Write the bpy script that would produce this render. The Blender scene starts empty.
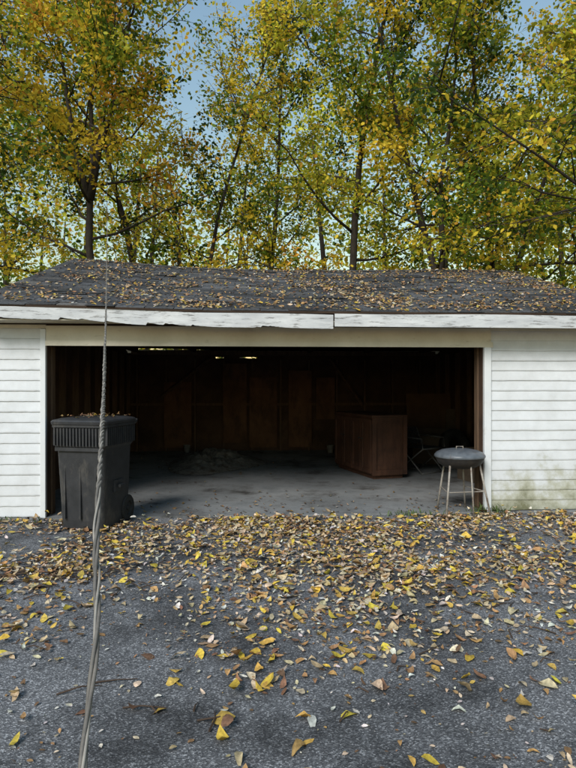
import bpy, math, random
import numpy as np
from mathutils import Vector, Matrix
R = np.random.default_rng(7)
random.seed(7)
scene = bpy.context.scene
COL = scene.collection
F = 577.0; CH = 1.46
def P(px, py, Y):
    return ((px-288)*Y/F, Y, CH-(py-384)*Y/F)

# ---------------------------------------------------------------- helpers
def empty(name, loc=(0,0,0), rz=0.0):
    e = bpy.data.objects.new(name, None); COL.objects.link(e)
    e.location = loc; e.rotation_euler = (0,0,rz); e.empty_display_size = .2
    return e
def mk(name, verts, faces, mat=None, parent=None, smooth=False):
    me = bpy.data.meshes.new(name)
    me.from_pydata([tuple(v) for v in verts], [], faces)
    me.update()
    if smooth: me.polygons.foreach_set('use_smooth', [True]*len(me.polygons))
    ob = bpy.data.objects.new(name, me); COL.objects.link(ob)
    if mat: me.materials.append(mat)
    if parent: ob.parent = parent
    return ob
class MB:
    def __init__(s): s.v=[]; s.f=[]
    def add(s, vs, fs):
        o=len(s.v); s.v += [tuple(v) for v in vs]; s.f += [tuple(i+o for i in f) for f in fs]
    def box(s, a, b, M=None):
        x0,y0,z0=a; x1,y1,z1=b
        vs=[(x0,y0,z0),(x1,y0,z0),(x1,y1,z0),(x0,y1,z0),(x0,y0,z1),(x1,y0,z1),(x1,y1,z1),(x0,y1,z1)]
        if M is not None: vs=[tuple(M@Vector(v)) for v in vs]
        s.add(vs,[(0,3,2,1),(4,5,6,7),(0,1,5,4),(1,2,6,5),(2,3,7,6),(3,0,4,7)])
    def tube(s, pts, radii, n=6, cap=True):
        pts=[Vector(p) for p in pts]; m=len(pts); vs=[]
        up=Vector((0,0,1))
        d0=(pts[1]-pts[0]).normalized()
        ref=Vector((1,0,0)) if abs(d0.z)>.8 else up
        for i,p in enumerate(pts):
            d=(pts[min(i+1,m-1)]-pts[max(i-1,0)])
            d = d.normalized() if d.length>1e-9 else d0
            a=ref.cross(d)
            if a.length<1e-4: a=Vector((0,1,0)).cross(d)
            a.normalize(); b=d.cross(a)
            for k in range(n):
                t=2*math.pi*k/n
                vs.append(p+(a*math.cos(t)+b*math.sin(t))*radii[i])
        fs=[]
        for i in range(m-1):
            for k in range(n):
                k2=(k+1)%n
                fs.append((i*n+k,i*n+k2,(i+1)*n+k2,(i+1)*n+k))
        if cap:
            fs.append(tuple(range(n-1,-1,-1))); fs.append(tuple((m-1)*n+k for k in range(n)))
        s.add(vs,fs)
    def obj(s,name,mat,parent=None,smooth=False):
        return mk(name,s.v,s.f,mat,parent,smooth)

def bevel(ob,w=.01,seg=2):
    m=ob.modifiers.new('bev','BEVEL'); m.width=w; m.segments=seg; m.limit_method='ANGLE'

# ---------------------------------------------------------------- materials
def newmat(name):
    m=bpy.data.materials.new(name); m.use_nodes=True
    nt=m.node_tree; b=nt.nodes['Principled BSDF']
    return m,nt,b
def noisemat(name, cols, scale=5, rough=.8, detail=6, bump=0, bscale=None, stretch=(1,1,1), lo=.3, hi=.7, spec=.3, second=None):
    m,nt,b=newmat(name); N=nt.nodes; L=nt.links
    tc=N.new('ShaderNodeTexCoord'); mp=N.new('ShaderNodeMapping'); mp.inputs['Scale'].default_value=stretch
    L.new(tc.outputs['Object'],mp.inputs[0])
    no=N.new('ShaderNodeTexNoise'); no.inputs['Scale'].default_value=scale; no.inputs['Detail'].default_value=detail
    no.inputs['Roughness'].default_value=.65
    L.new(mp.outputs[0],no.inputs['Vector'])
    cr=N.new('ShaderNodeValToRGB'); e=cr.color_ramp.elements
    e[0].position=lo; e[1].position=hi; e[0].color=(*cols[0],1); e[1].color=(*cols[-1],1)
    for i,c in enumerate(cols[1:-1]):
        el=e.new(lo+(hi-lo)*(i+1)/(len(cols)-1)); el.color=(*c,1)
    L.new(no.outputs['Fac'],cr.inputs[0])
    out=cr.outputs[0]
    if second:
        c2,s2,l2,h2,st2=second
        mp2=N.new('ShaderNodeMapping'); mp2.inputs['Scale'].default_value=st2; L.new(tc.outputs['Object'],mp2.inputs[0])
        n2=N.new('ShaderNodeTexNoise'); n2.inputs['Scale'].default_value=s2; n2.inputs['Detail'].default_value=8
        n2.inputs['Roughness'].default_value=.7
        L.new(mp2.outputs[0],n2.inputs['Vector'])
        mr=N.new('ShaderNodeMapRange'); mr.inputs[1].default_value=l2; mr.inputs[2].default_value=h2
        L.new(n2.outputs['Fac'],mr.inputs[0])
        mx=N.new('ShaderNodeMixRGB'); mx.inputs[2].default_value=(*c2,1)
        L.new(mr.outputs[0],mx.inputs[0]); L.new(out,mx.inputs[1]); out=mx.outputs[0]
    L.new(out,b.inputs['Base Color'])
    b.inputs['Roughness'].default_value=rough; b.inputs['Specular IOR Level'].default_value=spec
    if bump:
        nb=N.new('ShaderNodeTexNoise'); nb.inputs['Scale'].default_value=bscale or scale*4; nb.inputs['Detail'].default_value=4
        L.new(mp.outputs[0],nb.inputs['Vector'])
        bp=N.new('ShaderNodeBump'); bp.inputs['Strength'].default_value=bump; bp.inputs['Distance'].default_value=.02
        L.new(nb.outputs['Fac'],bp.inputs['Height']); L.new(bp.outputs[0],b.inputs['Normal'])
    return m

M_siding,nt,b=newmat('vinyl_siding_mat')
N=nt.nodes;L=nt.links
tc=N.new('ShaderNodeTexCoord'); sx=N.new('ShaderNodeSeparateXYZ'); L.new(tc.outputs['Object'],sx.inputs[0])
no=N.new('ShaderNodeTexNoise'); no.inputs['Scale'].default_value=3.5; no.inputs['Detail'].default_value=9; no.inputs['Roughness'].default_value=.7
L.new(tc.outputs['Object'],no.inputs['Vector'])
mr=N.new('ShaderNodeMapRange'); mr.inputs[1].default_value=.75; mr.inputs[2].default_value=0.0; mr.inputs[3].default_value=0; mr.inputs[4].default_value=.32
L.new(sx.outputs['Z'],mr.inputs[0])
mu=N.new('ShaderNodeMapRange'); mu.inputs[1].default_value=0; mu.inputs[2].default_value=5.0; mu.inputs[3].default_value=.25; mu.inputs[4].default_value=1.3
L.new(sx.outputs['X'],mu.inputs[0])
mm=N.new('ShaderNodeMath'); mm.operation='MULTIPLY'; L.new(mr.outputs[0],mm.inputs[0]); L.new(mu.outputs[0],mm.inputs[1])
ad=N.new('ShaderNodeMath'); ad.operation='ADD'; L.new(mm.outputs[0],ad.inputs[0]); L.new(no.outputs['Fac'],ad.inputs[1])
cr=N.new('ShaderNodeValToRGB'); e=cr.color_ramp.elements
e[0].position=.36; e[0].color=(.62,.64,.66,1); e[1].position=1.0; e[1].color=(.14,.14,.08,1)
x=e.new(.64); x.color=(.53,.545,.555,1); x=e.new(.8); x.color=(.36,.36,.29,1)
L.new(ad.outputs[0],cr.inputs[0]); L.new(cr.outputs[0],b.inputs['Base Color']); b.inputs['Roughness'].default_value=.55; b.inputs['Specular IOR Level'].default_value=.3

M_cream=noisemat('cream_trim_mat',[(.52,.475,.375),(.64,.595,.49)],3,.6,second=((.3,.26,.17),6,.60,.8,(1,1,4)))
M_white=noisemat('white_trim_mat',[(.58,.60,.61),(.64,.66,.67)],4,.55,second=((.33,.30,.25),5,.58,.85,(1,1,1)))
M_fascia=noisemat('weathered_fascia_mat',[(.38,.39,.40),(.60,.61,.61)],2.5,.7,stretch=(1,1,5),second=((.13,.125,.115),6,.54,.66,(.9,1,6)))
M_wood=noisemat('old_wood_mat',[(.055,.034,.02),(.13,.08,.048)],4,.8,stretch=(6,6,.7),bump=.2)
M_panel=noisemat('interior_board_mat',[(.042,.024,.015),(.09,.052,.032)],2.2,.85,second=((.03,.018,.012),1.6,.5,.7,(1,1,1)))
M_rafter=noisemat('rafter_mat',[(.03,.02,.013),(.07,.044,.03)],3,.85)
M_conc=noisemat('concrete_floor_mat',[(.13,.137,.138),(.20,.205,.205),(.28,.28,.275)],2.2,.8,detail=10,bump=.15,bscale=60,second=((.045,.043,.04),1.1,.48,.64,(1,1,1)))
M_soil=noisemat('lawn_mat',[(.035,.045,.015),(.08,.07,.03),(.12,.08,.035)],6,.95,detail=10,bump=.4)
M_bark=noisemat('bark_mat',[(.018,.014,.011),(.055,.043,.033)],6,.9,stretch=(3,3,.6),bump=.6)
M_dark=noisemat('dark_plastic_mat',[(.020,.021,.023),(.036,.037,.040)],8,.5,second=((.10,.092,.08),5,.55,.8,(1,1,.5)))
M_rubber=noisemat('rubber_mat',[(.012,.012,.012),(.03,.03,.03)],12,.8)
M_grill=noisemat('grill_enamel_mat',[(.07,.08,.092),(.12,.133,.15)],14,.35,second=((.07,.045,.03),9,.56,.75,(1,1,1)))
M_grillb=noisemat('grill_bowl_mat',[(.015,.015,.017),(.035,.03,.026)],14,.6)
M_legs=noisemat('grill_leg_mat',[(.22,.20,.175),(.34,.31,.27)],20,.5,second=((.10,.055,.03),14,.5,.7,(1,1,1)))
M_cab=noisemat('cabinet_wood_mat',[(.045,.021,.013),(.10,.046,.027)],3,.6,stretch=(5,5,.8),second=((.03,.016,.011),3,.42,.75,(1,1,1)))
M_tarp=noisemat('tarp_mat',[(.08,.076,.068),(.18,.172,.158)],6,.9,bump=.7,bscale=20,second=((.05,.035,.022),7,.5,.65,(1,1,1)))
M_ply=noisemat('plywood_mat',[(.07,.038,.022),(.115,.07,.04)],3,.8)
M_card=noisemat('cardboard_mat',[(.06,.045,.032),(.10,.075,.052)],5,.9)
M_paint=noisemat('pail_mat',[(.16,.16,.15),(.24,.24,.225)],8,.5)
M_cable=noisemat('cable_jacket_mat',[(.085,.078,.07),(.18,.165,.145)],25,.7)
M_cable2=noisemat('bare_cable_mat',[(.20,.19,.17),(.33,.30,.26)],25,.5)
M_alu=noisemat('chair_tube_mat',[(.06,.06,.06),(.12,.12,.115)],20,.4)
M_web=noisemat('chair_webbing_mat',[(.015,.017,.02),(.04,.043,.046)],30,.8)

def attrmat(name, trans=0.0, rough=.6, varscale=0, spec=.3):
    m,nt,b=newmat(name); N=nt.nodes;L=nt.links
    at=N.new('ShaderNodeAttribute'); at.attribute_name='Col'
    out=at.outputs['Color']
    if varscale:
        tc=N.new('ShaderNodeTexCoord'); no=N.new('ShaderNodeTexNoise'); no.inputs['Scale'].default_value=varscale; no.inputs['Detail'].default_value=5
        L.new(tc.outputs['Object'],no.inputs['Vector'])
        mr=N.new('ShaderNodeMapRange'); mr.inputs[1].default_value=.3; mr.inputs[2].default_value=.7; mr.inputs[3].default_value=.6; mr.inputs[4].default_value=1.25
        L.new(no.outputs['Fac'],mr.inputs[0])
        vm=N.new('ShaderNodeVectorMath'); vm.operation='SCALE'; L.new(out,vm.inputs[0]); L.new(mr.outputs[0],vm.inputs['Scale']); out=vm.outputs[0]
    L.new(out,b.inputs['Base Color']); b.inputs['Roughness'].default_value=rough; b.inputs['Specular IOR Level'].default_value=spec
    if trans:
        tr=N.new('ShaderNodeBsdfTranslucent'); L.new(out,tr.inputs['Color'])
        mx=N.new('ShaderNodeMixShader'); mx.inputs[0].default_value=trans
        L.new(b.outputs[0],mx.inputs[1]); L.new(tr.outputs[0],mx.inputs[2])
        L.new(mx.outputs[0],N['Material Output'].inputs['Surface'])
    return m
M_leaf=attrmat('tree_leaf_mat',.5,.5,spec=.12)
M_fall=attrmat('fallen_leaf_mat',0,.7,60)
M_shingle=attrmat('shingle_mat',0,.9,45)

# asphalt
M_asph,nt,b=newmat('asphalt_mat'); N=nt.nodes;L=nt.links
tc=N.new('ShaderNodeTexCoord')
vo=N.new('ShaderNodeTexVoronoi'); vo.inputs['Scale'].default_value=150; L.new(tc.outputs['Object'],vo.inputs['Vector'])
sv=N.new('ShaderNodeSeparateColor'); L.new(vo.outputs['Color'],sv.inputs[0])
cr=N.new('ShaderNodeValToRGB'); e=cr.color_ramp.elements
e[0].position=0; e[0].color=(.06,.061,.065,1); e[1].position=1; e[1].color=(.38,.38,.385,1)
x=e.new(.55); x.color=(.115,.116,.121,1); x=e.new(.85); x.color=(.20,.202,.207,1)
L.new(sv.outputs[0],cr.inputs[0])
n1=N.new('ShaderNodeTexNoise'); n1.inputs['Scale'].default_value=.9; n1.inputs['Detail'].default_value=9; n1.inputs['Roughness'].default_value=.65; L.new(tc.outputs['Object'],n1.inputs['Vector'])
mr=N.new('ShaderNodeMapRange'); mr.inputs[1].default_value=.40; mr.inputs[2].default_value=.58; mr.inputs[3].default_value=.40; mr.inputs[4].default_value=1.15
L.new(n1.outputs['Fac'],mr.inputs[0])
vm=N.new('ShaderNodeVectorMath'); vm.operation='SCALE'; L.new(cr.outputs[0],vm.inputs[0]); L.new(mr.outputs[0],vm.inputs['Scale'])
L.new(vm.outputs[0],b.inputs['Base Color']); b.inputs['Roughness'].default_value=.85; b.inputs['Specular IOR Level'].default_value=.25
bp=N.new('ShaderNodeBump'); bp.inputs['Strength'].default_value=.6; bp.inputs['Distance'].default_value=.005
L.new(vo.outputs['Distance'],bp.inputs['Height']); L.new(bp.outputs[0],b.inputs['Normal'])

# ---------------------------------------------------------------- ground
def sheet(name,x0,x1,y0,y1,z,mat,parent=None):
    return mk(name,[(x0,y0,z),(x1,y0,z),(x1,y1,z),(x0,y1,z)],[(0,1,2,3)],mat,parent)
sheet('ground',-250,250,-250,250,0,M_soil)
sheet('asphalt_driveway',-9,9,-14,7.2,.004,M_asph)

# ---------------------------------------------------------------- leaves
T6=(np.array([[0,0,0],[0,1,0],[-.28,.30,.05],[-.24,.66,.05],[.28,.30,.05],[.24,.66,.05]],float),
    [(0,1,3,2),(0,4,5,1)])
TA=np.array([[0,0,0],[0,.28,0],[0,.55,0],[0,.8,0],[0,1,0],
  [-.18,.2,0],[-.25,.48,0],[-.16,.78,0],[.18,.2,0],[.25,.48,0],[.16,.78,0]],float)
T11=(TA,[(0,1,5),(1,2,6,5),(2,3,7,6),(3,4,7),(0,8,1),(1,8,9,2),(2,9,10,3),(3,10,4)])
def rotmats(n, tilt, rng):
    yaw=rng.uniform(0,2*np.pi,n); az=rng.uniform(0,2*np.pi,n)
    c,s=np.cos(yaw),np.sin(yaw); Z=np.zeros(n); O=np.ones(n)
    Rz=np.stack([np.stack([c,-s,Z],1),np.stack([s,c,Z],1),np.stack([Z,Z,O],1)],1)
    k=np.stack([np.cos(az),np.sin(az),Z],1); ct,st=np.cos(tilt),np.sin(tilt)
    K=np.zeros((n,3,3)); K[:,0,1]=-k[:,2];K[:,0,2]=k[:,1];K[:,1,0]=k[:,2];K[:,1,2]=-k[:,0];K[:,2,0]=-k[:,1];K[:,2,1]=k[:,0]
    Rt=np.eye(3)[None]+st[:,None,None]*K+(1-ct)[:,None,None]*(K@K)
    return Rt@Rz
def leaves(name,pos,size,col,tilt,mat,parent=None,T=T6,rng=R,curl=0,extra=None):
    n=len(pos); tv,tf=T; k=len(tv)
    V=np.repeat(tv[None],n,0).copy()
    if curl:
        c1=rng.uniform(-.3,1,n)*curl; c2=rng.uniform(-.6,1,n)*curl
        V[:,:,2]+=c1[:,None]*(V[:,:,0]**2)*3.6+c2[:,None]*((V[:,:,1]-.5)**2)*1.3
        V[:,:,2]+=rng.normal(0,.035*curl,(n,k))
        V[:,:,0]*=rng.uniform(.6,1.4,n)[:,None]
        V[:,:,0]+=((V[:,:,1]-.5)**2)*rng.uniform(-.5,.5,n)[:,None]
    V[:,:,1]-=.5
    V*=size[:,None,None]
    RM=rotmats(n,tilt,rng)
    if extra is not None: RM=extra@RM
    V=np.einsum('nij,nkj->nki',RM,V)+pos[:,None,:]
    me=bpy.data.meshes.new(name)
    me.vertices.add(n*k); me.vertices.foreach_set('co',V.reshape(-1).astype(np.float32))
    fl=np.concatenate([np.array(f) for f in tf]); lens=np.array([len(f) for f in tf])
    st=np.concatenate([[0],np.cumsum(lens)[:-1]])
    allv=(fl[None]+(np.arange(n)*k)[:,None]).reshape(-1)
    alls=(st[None]+(np.arange(n)*len(fl))[:,None]).reshape(-1)
    me.loops.add(len(allv)); me.loops.foreach_set('vertex_index',allv.astype(np.int32))
    me.polygons.add(len(alls)); me.polygons.foreach_set('loop_start',alls.astype(np.int32))
    me.update(calc_edges=True); me.validate()
    a=me.color_attributes.new('Col','FLOAT_COLOR','POINT')
    C=np.ones((n,k,4),np.float32); C[:,:,:3]=col[:,None,:]
    a.data.foreach_set('color',C.reshape(-1))
    me.materials.append(mat)
    ob=bpy.data.objects.new(name,me); COL.objects.link(ob)
    if parent: ob.parent=parent
    return ob
FALL=np.array([[.50,.37,.21],[.56,.45,.30],[.50,.33,.07],[.60,.43,.06],[.32,.18,.085],[.18,.10,.055],[.60,.55,.48],[.44,.26,.10]])
def fallcols(n,w,rng=R):
    w=np.array(w,float); w/=w.sum()
    c=FALL[rng.choice(len(FALL),n,p=w)]
    return np.clip(c*rng.uniform(.6,1.15,(n,1))*rng.uniform(.92,1.08,(n,3)),0.01,.8)
_ph=R.uniform(0,6.28,12); _d=R.normal(0,1,(12,2)); _d/=np.linalg.norm(_d,axis=1)[:,None]; _fr=R.uniform(.8,5.5,12)
def patch(x,y):
    s=np.zeros_like(x)
    for i in range(12): s+=np.sin((x*_d[i,0]+y*_d[i,1])*_fr[i]+_ph[i])
    return s/np.sqrt(6)
n=110000
x=R.uniform(-8.5,8.5,n); y=R.uniform(.9,6.6,n)
base=np.interp(y,[.9,2.2,2.6,3.1,3.6,4.1,4.7,5.4,6.6],[.028,.04,.07,.17,.32,.55,.78,.95,1.1])
base=base*np.interp(x,[-8,-3,0,2,8],[1.1,1.0,.95,1.15,1.3])
am=np.interp(y,[3.5,5.0],[.48,.34])
dens=base*np.clip(.85+am*patch(x,y),.15,1.6)
keep=(R.random(n)<dens*.70)&(y<6.14+(x+2.6)*.061+ R.normal(0,.035,n))
x=x[keep];y=y[keep];n=len(x)
sz=R.uniform(.030,.066,n); big=(R.random(n)<.12)|((y<3.2)&(R.random(n)<.24)); sz[big]=R.uniform(.07,.105,big.sum())
col=fallcols(n,[6,6,1.1,1.1,3.6,2.8,4.5,3.2]); cb=fallcols(n,[3,2,3.5,4.5,1.2,.6,.5,2]); col[big]=cb[big]
z=.012+R.exponential(.010,n)*np.where(y>4.3,1.6,.6)
leaves('fallen_leaves',np.stack([x,y,z],1),sz,col,np.abs(R.normal(.12,.3,n)),M_fall,T=T11,curl=1.1)
n=26000
x=R.uniform(-6,6,n); y=R.uniform(1.2,6.2,n)
k=R.random(n)<np.clip(.4+.35*patch(x*1.3+5,y),.04,1)*np.interp(y,[1,2.4,3.4,5],[.10,.3,.8,1]); x=x[k];y=y[k];n=len(x)
leaves('leaf_litter_crumbs',np.stack([x,y,np.full(n,.012)],1),R.uniform(.009,.032,n),fallcols(n,[2,3,.4,.2,3,5,6,2]),np.abs(R.normal(0,.3,n)),M_fall,T=T6)
mb=MB()
for i in range(230):
    xx=random.uniform(-5,5); yy=random.uniform(1.8,6.0)
    if i<110: xx=random.gauss(-2.1,.7); yy=random.gauss(4.3,.2)
    a=random.uniform(0,3.14); l=random.uniform(.05,.25)
    p0=Vector((xx,yy,.012)); d=Vector((math.cos(a),math.sin(a),0))
    mb.tube([p0,p0+d*l*.5+Vector((0,0,random.uniform(.004,.02)))+Vector((random.uniform(-.02,.02),0,0)),p0+d*l],[.005,.004,.002],4)
mb.obj('fallen_twigs',M_rafter)

# ---------------------------------------------------------------- garage
G=empty('garage',(-2.61,6.25,0),math.radians(3.56))
U0,U1=-.54,6.42; D=6.2; OW=4.83; OH=1.885; WT=2.12
sheet('floor_slab_top',U0+.02,U1-.02,.0,D-.02,.022,M_conc,G)
mb=MB(); mb.box((U0+.02,-.06,-.05),(U1-.02,.0,.0215)); mb.obj('slab_edge',M_conc,G)
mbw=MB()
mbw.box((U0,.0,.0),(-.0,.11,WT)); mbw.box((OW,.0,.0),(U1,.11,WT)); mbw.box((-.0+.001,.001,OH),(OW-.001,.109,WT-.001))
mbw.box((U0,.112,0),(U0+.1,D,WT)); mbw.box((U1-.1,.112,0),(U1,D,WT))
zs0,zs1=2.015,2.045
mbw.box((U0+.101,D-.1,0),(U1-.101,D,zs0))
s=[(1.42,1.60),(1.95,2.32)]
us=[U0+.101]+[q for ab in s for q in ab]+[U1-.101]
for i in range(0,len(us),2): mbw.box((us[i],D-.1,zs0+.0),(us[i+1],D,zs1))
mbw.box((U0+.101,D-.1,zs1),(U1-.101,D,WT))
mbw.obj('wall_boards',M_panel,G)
def siding(u0,u1,ztop,seed,z0=.03,ex=.113):
    rr=random.Random(seed); m=MB(); z=z0; nseg=12
    while z<ztop-.02:
        zt=min(z+ex,ztop); off=rr.uniform(-.0015,.0015); row=[]
        for i in range(nseg+1):
            u=u0+(u1-u0)*i/nseg; w=rr.uniform(-.002,.002)
            row.append([(u,-.004,z+w),(u,-.019+off,z+w),(u,-.020+off,z+.014+w),(u,-.009,zt+.004)])
        vs=[p for r in row for p in r]; fs=[]
        for i in range(nseg):
            for j in range(3):
                a=i*4+j; fs.append((a,a+4,a+5,a+1))
        fs.append((0,1,2,3)); fs.append((nseg*4+3,nseg*4+2,nseg*4+1,nseg*4))
        m.add(vs,fs); z+=ex
    return m
siding(U0+.02,-.062,2.06,1).obj('front_siding',M_siding,G)
siding(OW+.085,U1-.02,2.06,2).obj('front_siding_b',M_siding,G)
for nm,sgn,uu in(('end_siding',-1,U0),('end_siding_b',1,U1)):
    m=siding(0,D,3.2,5)
    vs2=[]
    for (u,v,z) in m.v:
        lim=2.22+(3.1-abs(u-3.1))*(1.12/3.45)-.06
        vs2.append((uu+sgn*(-v),u,min(z,lim)))
    mk(nm,vs2,m.f,M_siding,G)
mb=MB()
for uu in (U0-.03,U1-.03+.005):
    mb.box((uu,-.035,.02),(uu+.055,.05,2.07))
mb.obj('corner_posts',M_white,G)
mb=MB(); mb.box((-.058,-.045,.004),(-.002,.10,2.055)); mb.box((OW+.002,-.045,.004),(OW+.082,.06,OH-.002))
o=mb.obj('door_casing',M_white,G); bevel(o,.004)
mb=MB(); mb.box((-.0015,-.036,OH-.01),(OW+.0815,-.001,2.09)); mb.box((-.0015,-.048,OH-.012),(OW+.1,-.037,OH+.045))
o=mb.obj('header_board',M_cream,G)
mb=MB(); mb.box((U0-.1,-.03,2.062),(-.003,-.002,2.10)); mb.box((OW+.083,-.03,2.062),(U1+.1,-.002,2.10))
mb.obj('frieze_board',M_cream,G)
mb=MB(); mb.box((U0-.1,-.335,2.115),(U1+.15,-.001,2.127)); mb.box((U0-.1,D+.001,2.10),(U1+.15,D+.335,2.112)); mb.obj('soffit',M_cream,G)
RU0,RU1=-.68,6.6
def fascia(name,u0,u1,zb_f,zt_f,v,seed,rag,vth=.025):
    rr=random.Random(seed); nn=int((u1-u0)/.02); vs=[];fs=[]
    bite=0
    for i in range(nn+1):
        t=i/nn;u=u0+(u1-u0)*t
        if rr.random()<.05*rag: bite=rr.uniform(.008,.032)
        bite*=.85
        zz=zb_f(u)+bite+rr.uniform(0,.003)*rag
        zt=zt_f(u)+.004*math.sin(u*3)
        vv=v+.006*math.sin(u*2.1)*rag
        vs+= [(u,vv,zz),(u,vv,zt),(u,vv+vth,zt),(u,vv+vth,zz)]
    for i in range(nn):
        for j in range(4):
            a=i*4+j;b2=i*4+(j+1)%4; fs.append((a,b2,b2+4,a+4))
    fs.append((0,3,2,1)); e4=nn*4; fs.append((e4,e4+1,e4+2,e4+3))
    return mk(name,vs,fs,M_fascia,G)
il=lambda xs,ys: (lambda u: float(np.interp(u,xs,ys)))
fascia('fascia_weathered',RU0+.03,3.07,il([-1,.4,1.0,1.8,3.07],[2.135,2.115,2.072,2.050,2.040]),il([-1,.6,1.6,3.07],[2.262,2.245,2.206,2.188]),-.365,3,1.2)
fascia('fascia_repaired',3.085,RU1-.03,il([3,6],[2.066,2.062]),il([3,6],[2.20,2.20]),-.372,4,.15)
fascia('fascia_back',RU0+.03,RU1-.03,il([0,1],[2.09,2.09]),il([0,1],[2.22,2.22]),D+.345,4,.2)
mb=MB(); mb.box((RU0+.04,-.339,2.13),(RU1-.04,-.32,2.2)); mb.obj('sub_fascia',M_rafter,G)

EZ=2.235; RUN=3.47; V0=-.37
def roofz(u,t):
    rz=3.345+.11*max(0,min(1,(1.2-u)/1.8))**1.2+.02*math.cos(u*1.1)
    ez=EZ+float(np.interp(u,[-1,.6,1.6,3,6.2],[.045,.025,-.008,-.012,-.012]))
    sag=-.035*math.sin(math.pi*t)*math.sin(math.pi*(u+.68)/7.3)
    return ez+(rz-ez)*t+sag
vs=[];fs=[];nu=24;ntt=8
for side in(0,1):
    o=len(vs)
    for i in range(nu+1):
        for j in range(ntt+1):
            u=RU0+.02+(RU1-RU0-.04)*i/nu; t=j/ntt; v=V0+RUN*t
            if side: v=2*3.1-v
            vs.append((u,v,roofz(u,t)-.012))
    for i in range(nu):
        for j in range(ntt):
            a=o+i*(ntt+1)+j; fs.append((a,a+ntt+1,a+ntt+2,a+1))
deck=mk('roof_deck',vs,fs,M_rafter,G)
sm=deck.modifiers.new('s','SOLIDIFY'); sm.thickness=.02; sm.offset=0
tabs=MB(); tcol=[]
ex=.135; rows=int(3.65/ex)
for side in(0,1):
    for r in range(rows+1):
        t0=r/(rows+1); t1=min(1.0,(r+1.35)/(rows+1))
        u=RU0-(r%2)*.15-random.uniform(0,.03)
        while u<RU1:
            w=.295; a=max(u,RU0)+.003; b2=min(u+w,RU1)-.003; u+=w+.004
            if b2-a<.03: continue
            lift=random.uniform(.002,.009); jt=random.uniform(-.004,.004)+(random.uniform(-.012,.0) if random.random()<.08 else 0)
            if random.random()<.06: lift+=.012
            c=random.uniform(.035,.085)
            c*= (1+.35*math.sin(u*1.7+r*.33)*math.sin(r*.5+1))
            cc=(c*.97,c*1.0,c*1.07) if random.random()>.1 else (c*1.35,c*1.3,c*1.25)
            vv=[]
            for (uu,tt,dz) in((a,t0+jt,.004+lift),(b2,t0+jt,.004+lift+random.uniform(-.002,.003)),(b2,t1,.002),(a,t1,.002)):
                tt=max(-.012,min(1,tt)); v=V0+RUN*tt; v=v if not side else 6.2-v
                vv.append((uu,v,roofz(uu,max(0,tt))+dz))
            lo=[(p[0],p[1],p[2]-.009) for p in vv]
            tabs.add(vv+lo,[(0,1,2,3),(0,4,5,1),(1,5,6,2),(3,7,4,0)]); tcol+= [cc]*8
u=RU0
while u<RU1-.05:
    c=random.uniform(.04,.08)
    z0=roofz(u,1)+.012+random.uniform(0,.006)
    z1=roofz(min(u+.2,RU1),1)+.006
    sl=.325*.14
    vv=[(u,3.1-.14,z0-sl),(u,3.1,z0+.004),(u,3.1+.14,z0-sl),(u+.22,3.1-.14,z1-sl),(u+.22,3.1,z1+.004),(u+.22,3.1+.14,z1-sl)]
    tabs.add(vv,[(0,1,4,3),(1,2,5,4)]); tcol+=[(c,c,c)]*6; u+=.15
sh=tabs.obj('shingles',M_shingle,G)
a=sh.data.color_attributes.new('Col','FLOAT_COLOR','POINT')
a.data.foreach_set('color',np.array([(*c,1) for c in tcol],np.float32).reshape(-1))
for nm,uu,w in(('gable_wall',U0+.004,.09),('gable_wall_b',U1-.094,.09)):
    vs=[(uu,.0,WT),(uu,D,WT),(uu,3.1,3.26),(uu+w,.0,WT),(uu+w,D,WT),(uu+w,3.1,3.26)]
    mk(nm,vs,[(0,1,2),(3,5,4),(0,3,4,1),(1,4,5,2),(2,5,3,0)],M_panel,G)
for nm,uu in(('rake_board',RU0+.0),('rake_board_b',RU1-.03)):
    vs=[]
    for q in range(2):
        uq=uu+q*.028
        for (v,t) in((V0,0),(3.1,1),(6.2-V0,0)):
            zz=roofz(uu+.01,t)-.03; vs+=[(uq,v,zz-.12),(uq,v,zz)]
    mk(nm,vs,[(0,1,3,2),(2,3,5,4),(6,8,9,7),(8,10,11,9),(0,2,8,6),(2,4,10,8),(0,6,7,1),(4,5,11,10)],M_fascia,G)
mb=MB(); u=U0+.3
while u<U1-.1:
    mb.box((u,D-.19,.02),(u+.04,D-.101,zs0-.03)); u+=.61
v=.5
while v<D-.2:
    mb.box((U0+.101,v,.02),(U0+.19,v+.04,WT-.04)); mb.box((U1-.19,v,.02),(U1-.101,v+.04,WT-.04)); v+=.61
mb.box((U0+.105,D-.2,1.0),(U1-.105,D-.191,1.05))
mb.box((U0+.19,D-.17,WT-.04),(U1-.19,D-.102,WT+.05))
mb.box((OW+.09,.113,.02),(OW+.13,.2,1.95)); mb.box((OW-.02,.112,.004),(OW+.03,.2,OH)); mb.box((-.03,.112,.004),(.02,.2,OH))
mb.box((-.06,.112,OH+.0),(OW+.06,.2,OH+.24))
mb.obj('studs',M_wood,G)
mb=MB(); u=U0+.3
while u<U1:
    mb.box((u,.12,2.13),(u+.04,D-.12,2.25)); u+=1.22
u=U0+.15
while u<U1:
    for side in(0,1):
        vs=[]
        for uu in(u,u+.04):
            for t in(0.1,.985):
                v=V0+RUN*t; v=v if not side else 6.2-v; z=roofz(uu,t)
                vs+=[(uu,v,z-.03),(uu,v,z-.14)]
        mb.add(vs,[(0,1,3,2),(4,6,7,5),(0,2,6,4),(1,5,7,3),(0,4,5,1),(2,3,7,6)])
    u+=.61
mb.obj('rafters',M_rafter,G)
mb=MB()
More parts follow.
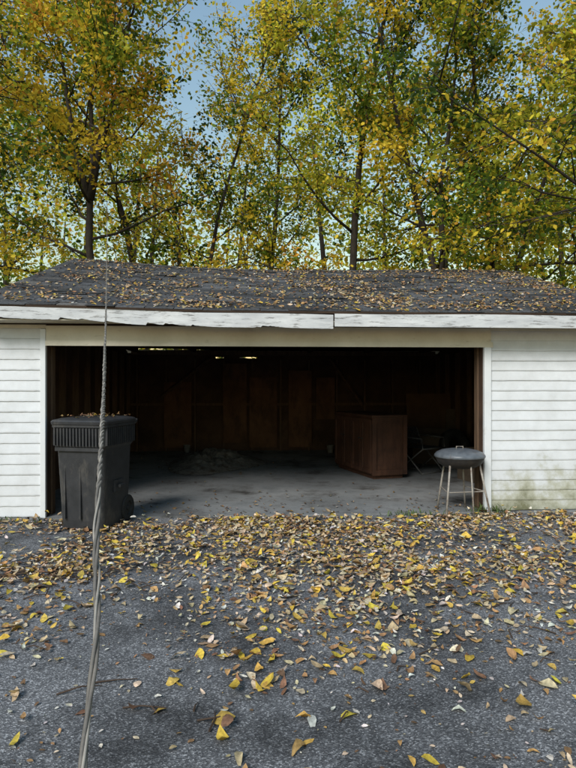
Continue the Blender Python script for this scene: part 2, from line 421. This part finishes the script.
for (a,b2,z0,z1) in((.35,.93,.1,1.5),(1.6,2.1,.2,1.9),(2.16,2.75,.1,1.6),(3.0,3.5,.1,1.75),(3.6,4.0,.7,1.6)):
    mb.box((a,D-.21,z0),(b2,D-.201,z1))
mb.obj('back_panels',noisemat('brown_panel_mat',[(.075,.036,.019),(.155,.080,.043)],2,.8,second=((.04,.024,.015),4,.45,.7,(1,1,.4))),G)
mb=MB()
for a,bv in(((.3,D-.25,1.2),(1.4,D-.25,2.05)),((3.9,D-.25,2.0),(4.6,D-.25,1.0))): mb.tube([a,bv],[.035,.035],4)
mb.obj('braces',M_wood,G)

n=12000
u=R.uniform(RU0,RU1,n); t=R.uniform(0.0,1,n)
d=.20+.42*np.exp(-((t-.10)/.1)**2)+.2*np.exp(-((t-.9)/.1)**2)+.38*np.clip(patch(u*1.6,t*6),0,2)
d*=np.interp(u,[-1,1,3,6],[.7,.85,1.1,1.35])
k=R.random(n)<d*.8; u=u[k];t=t[k];n=len(u)
zz=np.array([roofz(a,b2) for a,b2 in zip(u,t)])+.018+R.exponential(.006,n)
v=V0+RUN*t
sl=math.atan2(1.12,3.45); E=np.array([[1,0,0],[0,math.cos(sl),-math.sin(sl)],[0,math.sin(sl),math.cos(sl)]])
leaves('roof_leaves',np.stack([u,v,zz],1),R.uniform(.03,.072,n),fallcols(n,[5,2.5,2,1.5,4.5,2.5,.8,6])*.85,np.abs(R.normal(.1,.25,n)),M_fall,parent=G,T=T11,curl=.9,extra=np.repeat(E[None],n,0))
n=240
u=R.uniform(.1,OW-.1,n); v=np.abs(R.exponential(.5,n)); k=(v<5.5); u=u[k];v=v[k]
u=np.concatenate([u,R.normal(1.35,.8,160)]); v=np.concatenate([v,R.normal(4.0,.8,160).clip(2,5.8)]); n=len(u)
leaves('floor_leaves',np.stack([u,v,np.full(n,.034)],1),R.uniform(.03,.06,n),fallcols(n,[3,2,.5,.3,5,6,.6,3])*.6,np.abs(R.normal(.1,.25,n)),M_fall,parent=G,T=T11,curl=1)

# ---------------------------------------------------------------- wheeled bin
def rrect(w,d,r,n=5):
    pts=[]
    for cx,cy,a0 in((w/2-r,d/2-r,0),(-w/2+r,d/2-r,90),(-w/2+r,-d/2+r,180),(w/2-r,-d/2+r,270)):
        for i in range(n+1):
            a=math.radians(a0+90*i/n); pts.append((cx+r*math.cos(a),cy+r*math.sin(a)))
    return pts
def loft(secs,cap0=True,cap1=True):
    vs=[];fs=[];m=None
    for (w,d,r,z,ox,oy) in secs:
        p=rrect(w,d,r); m=len(p); vs+=[(x+ox,y+oy,z) for x,y in p]
    for i in range(len(secs)-1):
        for k in range(m):
            k2=(k+1)%m; fs.append((i*m+k,i*m+k2,(i+1)*m+k2,(i+1)*m+k))
    if cap0: fs.append(tuple(range(m-1,-1,-1)))
    if cap1: fs.append(tuple((len(secs)-1)*m+k for k in range(m)))
    return vs,fs
def wheel(mb,c,r,w,n=20):
    prof=[(-w/2,r*.55),(-w/2,r*.92),(-w*.3,r),(w*.3,r),(w/2,r*.92),(w/2,r*.55),(w*.15,r*.5),(w*.15,r*.2),(w*.5,r*.16),(w*.5,0.001),(-w*.5,.001),(-w*.5,r*.16),(-w*.15,r*.2),(-w*.15,r*.5)]
    vs=[];m=len(prof)
    for i in range(n):
        a=2*math.pi*i/n
        for (h,rr) in prof: vs.append((c[0]+h,c[1]+rr*math.cos(a),c[2]+rr*math.sin(a)))
    fs=[]
    for i in range(n):
        for j in range(m):
            j2=(j+1)%m;i2=(i+1)%n; fs.append((i*m+j,i2*m+j,i2*m+j2,i*m+j2))
    mb.add(vs,fs)
B=empty('wheeled_trash_bin',(-1.99,5.98,.004),math.radians(-12)); B.scale=(.84,.93,1)
vs,fs=loft([(.54,.56,.06,.02,0,.0),(.56,.58,.06,.10,0,0),(.62,.65,.07,.80,0,-.01),(.625,.655,.07,.815,0,-.01),(.66,.70,.07,.84,0,-.01),(.675,.715,.07,1.02,0,-.01),(.71,.75,.08,1.03,0,-.01),(.71,.75,.08,1.055,0,-.01)])
mk('body',vs,fs,M_dark,B,False)
vs,fs=loft([(.72,.76,.08,1.058,0,-.015),(.73,.77,.08,1.085,0,-.015),(.70,.74,.08,1.10,0,-.015),(.55,.58,.07,1.118,0,-.01)])
o=mk('lid',vs,fs,M_dark,B)
mb=MB()
for i in range(15):
    xx=-.29+.58*i/14; mb.box((xx-.009,-.385,.85),(xx+.009,-.35,1.022))
for i in range(15):
    yy=-.31+.60*i/14
    for sx_ in(-1,1):
        a,b2=sorted((sx_*.32,sx_*.352)); mb.box((a,yy-.009,.85),(b2,yy+.009,1.022))
for xx in(-.2,0,.2): mb.box((xx-.012,-.325,.12),(xx+.012,-.27,.80),None)
mb.box((-.30,-.36,.795),(.30,-.30,.83))
mb.obj('ribs',M_dark,B)
mb=MB(); mb.tube([(-.3,.36,1.03),(-.3,.45,1.06),(.3,.45,1.06),(.3,.36,1.03)],[.018]*4,8)
mb.tube([(-.29,.36,1.0),(.29,.36,1.0)],[.03,.03],8); mb.obj('handle',M_dark,B,True)
mb=MB(); wheel(mb,(-.27,.24,.14),.14,.06); wheel(mb,(.275,.24,.14),.14,.06); mb.tube([(-.29,.24,.14),(.29,.24,.14)],[.012,.012],8)
mb.obj('wheels',M_rubber,B)
mb=MB(); mb.tube([(.345,-.05,.42),(.345,.05,.42)],[.018,.018],8); mb.box((.27,-.10,.36),(.318,.10,.48)); mb.obj('lift_bar_bracket',M_dark,B)
n=40; leaves('lid_leaves',np.stack([R.uniform(-.3,.3,n),R.uniform(-.33,.3,n),np.full(n,1.122)+R.exponential(.006,n)],1),R.uniform(.04,.08,n),fallcols(n,[3,2,1,1,5,4,.6,3])*.8,np.abs(R.normal(.1,.25,n)),M_fall,parent=B,T=T11,curl=1)

# ---------------------------------------------------------------- charcoal grill
K=empty('charcoal_grill',(1.91,6.42,.006),math.radians(10))
def lathe(mb,prof,n=28,sy=1):
    vs=[];m=len(prof)
    for i in range(n):
        a=2*math.pi*i/n
        for r,z in prof: vs.append((r*math.cos(a),r*math.sin(a)*sy,z))
    fs=[(i*m+j,((i+1)%n)*m+j,((i+1)%n)*m+j+1,i*m+j+1) for i in range(n) for j in range(m-1)]
    mb.add(vs,fs)
mb=MB(); lathe(mb,[(.272,.645),(.277,.652),(.272,.672),(.25,.695),(.20,.718),(.12,.733),(.0005,.738)]); mb.obj('lid',M_grill,K,True)
mb=MB(); lathe(mb,[(.265,.648),(.262,.63),(.235,.575),(.16,.53),(.0005,.515)]); lathe(mb,[(.265,.648),(.268,.643),(.268,.636),(.262,.633)]); mb.obj('bowl',M_grillb,K,True)
mb=MB()
for (a,b2) in(((-.17,-.12,.60),(-.25,-.19,0)),((.17,-.12,.60),(.27,-.19,.0)),((-.10,.17,.58),(-.14,.28,0)),((.12,.17,.58),(.2,.26,0)),):
    mb.tube([a,b2],[.011,.011],8)
mb.tube([(.03,-.2,.575),(.045,-.24,.01)],[.009,.009],8)
mb.tube([(-.04,-.0,.735),(-.04,0,.76),(.04,0,.76),(.04,0,.735)],[.007]*4,6)
mb.obj('legs',M_legs,K,True)
mb=MB(); mb.tube([(-.215,-.155,.28),(.22,-.155,.28)],[.006]*2,6); mb.tube([(-.215,-.155,.28),(-.12,.225,.28)],[.006]*2,6); mb.tube([(.22,-.155,.28),(.16,.215,.28)],[.006]*2,6); mb.obj('leg_braces',M_legs,K)

# ---------------------------------------------------------------- cabinet
C=empty('wooden_cabinet',(1.26,8.63,.024),math.radians(18.5))
mb=MB(); mb.box((0.02,0.02,.06),(.57,1.4,.93)); mb.box((.05,.05,0),(.54,1.37,.06)); o=mb.obj('carcass',M_cab,C)
mb=MB(); mb.box((-.01,-.01,.932),(.59,1.42,.965)); o=mb.obj('top',M_cab,C); bevel(o,.006)
mb=MB()
for i in range(4):
    y0=.035+i*.342; y1=y0+.325
    mb.box((.0,y0,.09),(.018,y1,.90))
    for q in((y0,y0+.05),(y1-.05,y1)): mb.box((-.014,q[0],.09),(-.001,q[1],.90))
    for q in((.09,.15),(.84,.90)): mb.box((-.014,y0+.051,q[0]),(-.001,y1-.051,q[1]))
o=mb.obj('doors',M_cab,C)
mb=MB()
for q in((.0,.07),(.52,.59)): mb.box((q[0],-.006,.06),(q[1],.018,.93))
mb.box((.071,-.004,.85),(.519,.018,.93)); mb.box((.071,-.004,.06),(.519,.018,.14)); mb.obj('end_frame',M_cab,C)
mb=MB()
for i in range(4): mb.tube([(-.016,.06+i*.342+(.25 if i%2==0 else 0),.6),(-.035,.06+i*.342+(.25 if i%2==0 else 0),.6)],[.012,.014],8)
mb.obj('knobs',M_grillb,C)

# ---------------------------------------------------------------- indoor clutter
def tarp():
    nx,ny=60,60; vs=[];fs=[]
    ph=[random.uniform(0,6.28) for _ in range(14)]; dr=[(random.gauss(0,1),random.gauss(0,1)) for _ in range(14)]
    for i in range(nx):
        for j in range(ny):
            a=i/(nx-1)*2-1;b2=j/(ny-1)*2-1; r=math.hypot(a,b2)
            s_=sum(abs(math.sin((a*dr[k][0]+b2*dr[k][1])*(3+k*.8)+ph[k])) for k in range(14))/14
            h=max(0,1-r**1.6)*(.02+.34*s_**1.5)+.003
            wob=1+.12*math.sin(3*math.atan2(b2,a)+1)
            vs.append((a*.85*wob,b2*1.2*wob,h if r<1.0 else .001))
    for i in range(nx-1):
        for j in range(ny-1):
            a=i*ny+j
            ca=(i+.5)/(nx-1)*2-1; cb=(j+.5)/(ny-1)*2-1
            if math.hypot(ca,cb)<1: fs.append((a,a+ny,a+ny+1,a+1))
    o=mk('crumpled_tarp',vs,fs,M_tarp,None,True); o.location=(-1.35,10.4,.026); return o
tarp()
def torus(name,c,R1,r,rot,mat):
    mb=MB(); n=28;m=10; vs=[];fs=[]
    for i in range(n):
        a=2*math.pi*i/n
        for j in range(m):
            b2=2*math.pi*j/m; rr=R1+r*math.cos(b2)
            vs.append((rr*math.cos(a),rr*math.sin(a),r*1.15*math.sin(b2)))
    for i in range(n):
        for j in range(m): fs.append((i*m+j,((i+1)%n)*m+j,((i+1)%n)*m+(j+1)%m,i*m+(j+1)%m))
    o=mk(name,vs,fs,mat,None,True); o.location=c; o.rotation_euler=rot; return o
torus('tire',(2.95,10.2,.35),.24,.09,(1.35,0,.5),M_rubber)
LC=empty('lawn_chair',(2.2,9.5,.024),math.radians(35))
mb=MB()
for sx_ in(-.26,.26):
    mb.tube([(sx_,-.25,0),(sx_,.22,.40),(sx_,.36,.70)],[.012]*3,8)
    mb.tube([(sx_,.28,0),(sx_,-.26,.40),(sx_,-.24,.56),(sx_,.27,.58)],[.012]*4,8)
mb.tube([(-.26,.36,.70),(.26,.36,.70)],[.012]*2,8); mb.tube([(-.26,-.26,.40),(.26,-.26,.40)],[.012]*2,8)
mb.tube([(-.26,-.25,.01),(.26,-.25,.01)],[.012]*2,8); mb.tube([(-.26,.28,.01),(.26,.28,.01)],[.012]*2,8)
mb.obj('frame',M_alu,LC,True)
mb=MB()
for i in range(6):
    x0=-.24+i*.082; mb.box((x0,-.25,.402),(x0+.066,.22,.407))
    mb.add([(x0,.23,.42),(x0+.066,.23,.42),(x0+.066,.355,.69),(x0,.355,.69)],[(0,1,2,3)])
for i in range(4):
    t=.12+i*.22; mb.add([(-.25,.226+.125*t,.42+.27*t),(.25,.226+.125*t,.42+.27*t),(.25,.242+.125*t,.455+.27*t),(-.25,.242+.125*t,.455+.27*t)],[(0,1,2,3)])
mb.obj('webbing',M_web,LC)
def panel(name,loc,w,h,th,lean,rz,mat):
    mb=MB(); mb.box((-w/2,-th/2,0),(w/2,th/2,h)); o=mb.obj(name,mat); o.location=loc; o.rotation_euler=(lean,0,rz); bevel(o,.004,1); return o
panel('plywood_sheet',(3.0,11.75,.03),1.1,1.25,.018,-.18,.06,M_ply)
panel('plywood_sheet',(3.45,11.3,.03),.7,.95,.018,-.2,-.3,M_card)
panel('leaning_board',(2.68,7.9,.03),.16,1.55,.03,-.12,-1.45,M_wood)
def cbox(name,loc,s,rz):
    mb=MB(); a,b2,c=s; mb.box((-a/2,-b2/2,0),(a/2,b2/2,c))
    mb.add([(-a/2,-b2/2,c+.001),(a/2,-b2/2,c+.001),(a/2,-b2/2-.12,c+.06),(-a/2,-b2/2-.12,c+.06)],[(0,1,2,3)])
    mb.add([(-a/2,b2/2,c+.001),(a/2,b2/2,c+.001),(a/2,b2/2+.08,c+.1),(-a/2,b2/2+.08,c+.1)],[(0,1,2,3)])
    o=mb.obj(name,mat=M_card); o.location=loc; o.rotation_euler=(0,0,rz)
cbox('cardboard_box',(2.85,8.6,.024),(.42,.5,.36),.3)
cbox('cardboard_box',(2.6,10.6,.024),(.6,.5,.5),-.2)
def pail(loc,s=1):
    mb=MB(); lathe(mb,[(.001,0),(.12,0),(.145,.30),(.152,.305),(.152,.32),(.14,.32),(.115,.02),(.001,.015)],20)
    mb.tube([(.15*math.cos(a),.15*math.sin(a)*.3-.02,.31-.12*math.sin(a)) for a in [math.pi*k/8 for k in range(9)]],[.003]*9,5)
    o=mb.obj('paint_pail',M_paint,None,True); o.location=loc; o.scale=(s,s,s)
pail((-2.1,12.0,.03),.5); pail((.88,12.0,.03),.5)
M_weed=noisemat('weed_mat',[(.05,.09,.02),(.09,.12,.035)],9,.7)
def weeds(name,c,n,spread,h):
    mb=MB()
    for i in range(n):
        bx=c[0]+random.gauss(0,spread); by=c[1]+random.gauss(0,.04); a=random.uniform(0,6.28); l=random.uniform(.4,1)*h
        d=Vector((math.cos(a),math.sin(a),0)); s_=Vector((-d.y,d.x,0))*.006
        p0=Vector((bx,by,.005)); p1=p0+d*l*.25+Vector((0,0,l*.6)); p2=p0+d*l*.7+Vector((0,0,l*.85))
        mb.add([p0-s_,p0+s_,p1+s_,p1-s_,p2],[(0,1,2,3),(3,2,4)])
    return mb.obj(name,M_weed)
weeds('weeds',(2.25,6.5,0),90,.12,.13); weeds('weeds',(1.45,6.38,0),70,.2,.08); weeds('weeds',(-3.0,6.12,0),60,.25,.07)

# ---------------------------------------------------------------- cable
kp=[(107,168,14.4),(107,205,12),(107,243,10),(106.5,282,7),(106,310,5),(105,345,3),(104,388,2.2),(101,450,1.6),(98,505,1.36),(96,560,1.2),(97,590,1.12),(95,650,1.0),(88,720,.92),(82,775,.86)]
pts=[Vector(P(*k)) for k in kp]+[Vector((-.27,.72,.6)),Vector((-.22,.52,.3)),Vector((-.2,.4,.06)),Vector((-.35,.2,.012)),Vector((-.8,-.1,.012))]
def cr_spline(pts,step=.01):
    out=[]
    for i in range(len(pts)-1):
        p0=pts[max(i-1,0)];p1=pts[i];p2=pts[i+1];p3=pts[min(i+2,len(pts)-1)]
        l=(p2-p1).length; n=max(2,int(l/(step if p1.y<3.5 else .05)))
        def tg(a,b_,c):
            la=(b_-a).length+1e-6; lb=(c-b_).length+1e-6
            return ((b_-a)/la*lb+(c-b_)/lb*la)/(la+lb)
        m1=tg(p0,p1,p2)*l if i>0 else (p2-p1); m2=tg(p1,p2,p3)*l if i<len(pts)-2 else (p2-p1)
        for k in range(n):
            t=k/n; t2=t*t;t3=t2*t
            out.append(p1*(2*t3-3*t2+1)+m1*(t3-2*t2+t)+p2*(-2*t3+3*t2)+m2*(t3-t2))
    out.append(pts[-1]); return out
cp=cr_spline(pts)
CB=empty('hanging_cable',(0,0,0))
s_len=0; strands=[[],[],[]]; ph=0
for i,p in enumerate(cp):
    q=cp[min(i+1,len(cp)-1)]; pr=cp[max(i-1,0)]; d=(q-pr).normalized()
    if i:
        dl=(p-cp[i-1]).length; s_len+=dl
        pitch=.085 if p.z>1.20 else .30
        ph+=2*math.pi*dl/pitch
    a=d.cross(Vector((1,0,0))).normalized(); b2=d.cross(a)
    for k in range(3):
        an=ph+k*2.094; rr=.0038+ (.0026*math.sin(s_len*9+k*2) if k==2 else 0)
        strands[k].append(p+(a*math.cos(an)+b2*math.sin(an))*rr)
for k in range(3):
    mb=MB(); mb.tube(strands[k],[(.0036,.0036,.0027)[k]*(1 if p.y<4 else 1.25) for p in cp],6); mb.obj(('insulated_strand','insulated_strand_b','bare_neutral')[k],(M_cable,M_cable,M_cable2)[k],CB,True)

# ---------------------------------------------------------------- trees
PAL={'g':np.array([.17,.25,.03]),'d':np.array([.05,.09,.018]),'yg':np.array([.50,.49,.045]),'y':np.array([.90,.66,.06]),'o':np.array([.80,.42,.06])}
def make_tree(name,base,H,seed,mix,cs=.3,spread=3.6,tr=.16,lean=(0,0),nl=17,nsub=8,ntw=5,nleaf=19,lsize=(.075,.14),fork=None,bias=None,droop=.0,zmin=2.6):
    rng=np.random.default_rng(seed); rr=random.Random(seed)
    T=empty(name,base); mb=MB()
    def path(p,d,l,n,wob,up):
        pts=[Vector(p)]; d=Vector(d).normalized()
        for i in range(n):
            d=(d+Vector((rr.gauss(0,wob),rr.gauss(0,wob),rr.gauss(0,wob)+up))).normalized()
            pts.append(pts[-1]+d*(l/n))
        return pts
    stems=[]
    main=path((0,0,-.1),(lean[0],lean[1],1),H,10,.07,.06); stems.append((main,tr,cs))
    if fork:
        for (fz,fd,fl,frr) in fork:
            i=min(9,int(fz*10)); stems.append((path(main[i],fd,fl,8,.08,.05),tr*frr,.1))
    tw=[]; tcol=[]
    names=list(mix.keys()); w=np.array([mix[k] for k in names],float); w/=w.sum()
    for (st,r0,c0) in stems:
        m=len(st); mb.tube(st,[max(.015,r0*(1-.88*i/(m-1))*(1.25 if i==0 else 1)) for i in range(m)],9)
        nn=nl if st is main else nl*2//3
        az=rr.uniform(0,6.28)
        for i in range(nn):
            t=c0+(1-c0)*(i+.5)/nn; f=t*(m-1); k=min(int(f),m-2); p=st[k].lerp(st[k+1],f-k)
            az+=2.4+rr.uniform(-.4,.4)
            el=.2+.85*(t-c0)/(1-c0)+rr.uniform(-.2,.2)
            L_=spread*(1-.5*(t-c0)/(1-c0))*rr.uniform(.7,1.15)
            d=Vector((math.cos(az)*math.cos(el),math.sin(az)*math.cos(el),math.sin(el)))
            if bias: d=(d+Vector(bias)).normalized()
            lp=path(p,d,L_,6,.15,.02-droop); lr=max(.018,r0*(1-.8*t)*.42)
            mb.tube(lp,[max(.007,lr*(1-.85*j/6)) for j in range(7)],6)
            lc=names[rng.choice(len(names),p=w)]; lb=rng.uniform(.7,1.15)
            for s_ in range(nsub):
                tt=.15+.85*(s_+rr.random()*.6)/nsub; ff=min(tt,.999)*6; kk=int(ff); q=lp[kk].lerp(lp[kk+1],ff-kk)
                dd=(lp[kk+1]-lp[kk]).normalized()+Vector((rr.gauss(0,.7),rr.gauss(0,.7),rr.gauss(0,.45)))
                sp=path(q,dd,L_*rr.uniform(.22,.45),3,.2,-droop)
                if min(p_.z for p_ in sp)+base[2]<zmin: continue
                mb.tube(sp,[.013,.009,.006,.004],4)
                cc=names[rng.choice(len(names),p=w)] if rr.random()<.4 else lc
                for x_ in range(ntw):
                    f3=rr.uniform(.2,1)*2.99; k3=int(f3); q3=sp[k3].lerp(sp[k3+1],f3-k3)
                    d3=Vector((rr.gauss(0,1),rr.gauss(0,1),rr.gauss(-.2,.55))).normalized()
                    q4=q3+d3*rr.uniform(.3,.75); mb.tube([q3,q4],[.004,.002],3,False)
                    tw.append((tuple(q3),tuple(q4))); tcol.append(PAL[cc]*lb)
    mb.obj('trunk_and_branches',M_bark,T,True)
    tw=np.array(tw); tcol=np.array(tcol); n=len(tw)*nleaf
    idx=np.repeat(np.arange(len(tw)),nleaf); f=rng.uniform(0,1.1,(n,1))
    pos=tw[idx,0]*(1-f)+tw[idx,1]*f+rng.normal(0,.10,(n,3)); pos[:,2]-=np.abs(rng.normal(0,.06,n))
    ok=pos[:,2]+base[2]>zmin
    col=tcol[idx]*rng.uniform(.6,1.25,(n,1)); rnd=rng.random(n)
    col[rnd<.10]=PAL['y']*.9; col[(rnd>.13)&(rnd<.20)]=PAL['g']; col[(rnd>.97)]=PAL['o']
    pos=pos[ok];col=col[ok];n=len(pos)
    leaves('foliage',pos,rng.uniform(*lsize,n),np.clip(col,.005,.9),np.abs(rng.normal(.9,.45,n)),M_leaf,parent=T,rng=rng)
    return T
LEFT={'g':2.2,'yg':2.6,'y':3.8,'o':1.4,'d':.9}; GRN={'g':3.2,'yg':3.6,'y':2.0,'d':1.3}; YEL={'yg':2.6,'y':4.0,'g':1.8,'o':.7,'d':.5}; MAP={'yg':4.6,'g':2.4,'y':2.2,'d':.6}
make_tree('ash_tree',(-4.55,14.4,0),12.5,11,LEFT,cs=.36,spread=4.0,tr=.14,lean=(.02,0),fork=[(.5,(.35,-.1,1),5.5,.65),(.52,(-.45,0,1),5.5,.6)])
make_tree('ash_tree',(-8.0,12.8,0),12,12,LEFT,cs=.26,spread=4.4,tr=.15)
make_tree('ash_tree',(-10,18,0),14,13,YEL,cs=.2,spread=4.6,tr=.2,nleaf=14)
make_tree('locust_tree',(-1.0,18.5,0),12.5,14,GRN,cs=.16,spread=4.4,tr=.13,lean=(.08,0))
make_tree('locust_tree',(-2.9,16.4,0),13,31,YEL,cs=.3,spread=3.4,tr=.09,lean=(.03,0),nleaf=9)
make_tree('maple_tree',(4.4,14.6,0),13.5,15,GRN,cs=.26,spread=4.0,tr=.12,lean=(-.18,0),fork=[(.3,(.15,0,1),7,.7)])
make_tree('maple_tree',(5.9,15.6,0),14,16,MAP,cs=.28,spread=4.0,tr=.13,lean=(-.05,0),fork=[(.25,(.35,-.1,1),8,.7)])
make_tree('maple_tree',(9.3,12.4,0),11.5,17,MAP,cs=.26,spread=5.2,tr=.2,bias=(-.5,-.25,0),lsize=(.09,.15),droop=.05,nl=20,nsub=9)
make_tree('maple_tree',(7.6,9.2,0),8.5,41,MAP,cs=.46,spread=5.6,tr=.16,bias=(-1.2,.1,0),lsize=(.07,.125),droop=.05,nl=13,nsub=10,nleaf=18,zmin=3.75)
make_tree('ash_tree',(-7.4,9.6,0),8.5,42,LEFT,cs=.42,spread=4.4,tr=.15,bias=(1.1,.1,0),lsize=(.07,.125),droop=.06,nl=11,nsub=9,nleaf=16,zmin=3.6)
make_tree('maple_tree',(9.5,19,0),14,18,YEL,cs=.2,spread=4.6,tr=.2,nleaf=12)
make_tree('maple_tree',(1.9,16.6,0),15,19,YEL,cs=.22,spread=4.4,tr=.14,lean=(.03,0))
make_tree('ash_tree',(-5.5,20,0),14,22,YEL,cs=.2,spread=4.2,tr=.16,nleaf=12)
make_tree('maple_tree',(14,15,0),13,20,GRN,cs=.2,spread=4.6,tr=.2,nleaf=9)
make_tree('ash_tree',(-14,14,0),13,21,GRN,cs=.2,spread=4.6,tr=.2,nleaf=9)

# distant mass
rng=np.random.default_rng(99)
nc=3400; cx=rng.uniform(-38,38,nc); cy=rng.uniform(23,38,nc)
ang=cx/cy
top=1.5+cy*(.50+.06*np.sin(ang*9+1)+.05*np.sin(ang*23+2)-.10*np.exp(-((ang+.15)/.08)**2))
cz=rng.uniform(0,1,nc)**.95*top
nl_=32; idx=np.repeat(np.arange(nc),nl_); n=len(idx)
pos=np.stack([cx,cy,cz],1)[idx]+rng.normal(0,.72,(n,3)); pos[:,2]=np.abs(pos[:,2])
names=['g','yg','y','d','o']; cc=rng.choice(5,nc,p=[.27,.30,.28,.10,.05]); base=np.array([PAL[k] for k in names])[cc]
col=base[idx]*rng.uniform(.6,1.3,(n,1))
DT=empty('distant_trees')
leaves('foliage',pos,rng.uniform(.15,.32,n),np.clip(col,.005,.8),np.abs(rng.normal(.9,.45,n)),M_leaf,parent=DT,rng=rng)
mb=MB()
for i in range(50):
    x_=rng.uniform(-34,34); y_=rng.uniform(24,38); a=rng.normal(0,.8)
    mb.tube([(x_,y_,0),(x_+a*.4,y_,5),(x_+a,y_,12)],[.2,.14,.04],6)
mb.obj('trunks',M_bark,DT)

# ---------------------------------------------------------------- light, sky, camera
el=math.radians(37); az=math.radians(206)
sd=Vector((math.sin(az)*math.cos(el),math.cos(az)*math.cos(el),math.sin(el)))
sun=bpy.data.lights.new('sun','SUN'); sun.energy=3.8; sun.angle=math.radians(24); sun.color=(1,.965,.915)
so=bpy.data.objects.new('sun',sun); COL.objects.link(so); so.rotation_euler=(-sd).to_track_quat('-Z','Y').to_euler(); so.location=sd*50
w=bpy.data.worlds.new('World'); scene.world=w; w.use_nodes=True; nt=w.node_tree
sk=nt.nodes.new('ShaderNodeTexSky'); sk.sky_type='NISHITA'; sk.sun_disc=False; sk.sun_elevation=el; sk.sun_rotation=az
sk.dust_density=.3; sk.air_density=2.3; sk.ozone_density=3.5
bg=nt.nodes['Background']; nt.links.new(sk.outputs[0],bg.inputs[0]); bg.inputs[1].default_value=.15
scene.view_settings.view_transform='Standard'; scene.view_settings.look='None'; scene.view_settings.exposure=0
cam=bpy.data.cameras.new('camera'); co=bpy.data.objects.new('camera',cam); COL.objects.link(co)
co.location=(0,0,CH); co.rotation_euler=(math.radians(90),0,0)
cam.sensor_fit='VERTICAL'; cam.sensor_height=36; cam.lens=F/768*36; cam.clip_start=.05; cam.clip_end=800
scene.camera=co
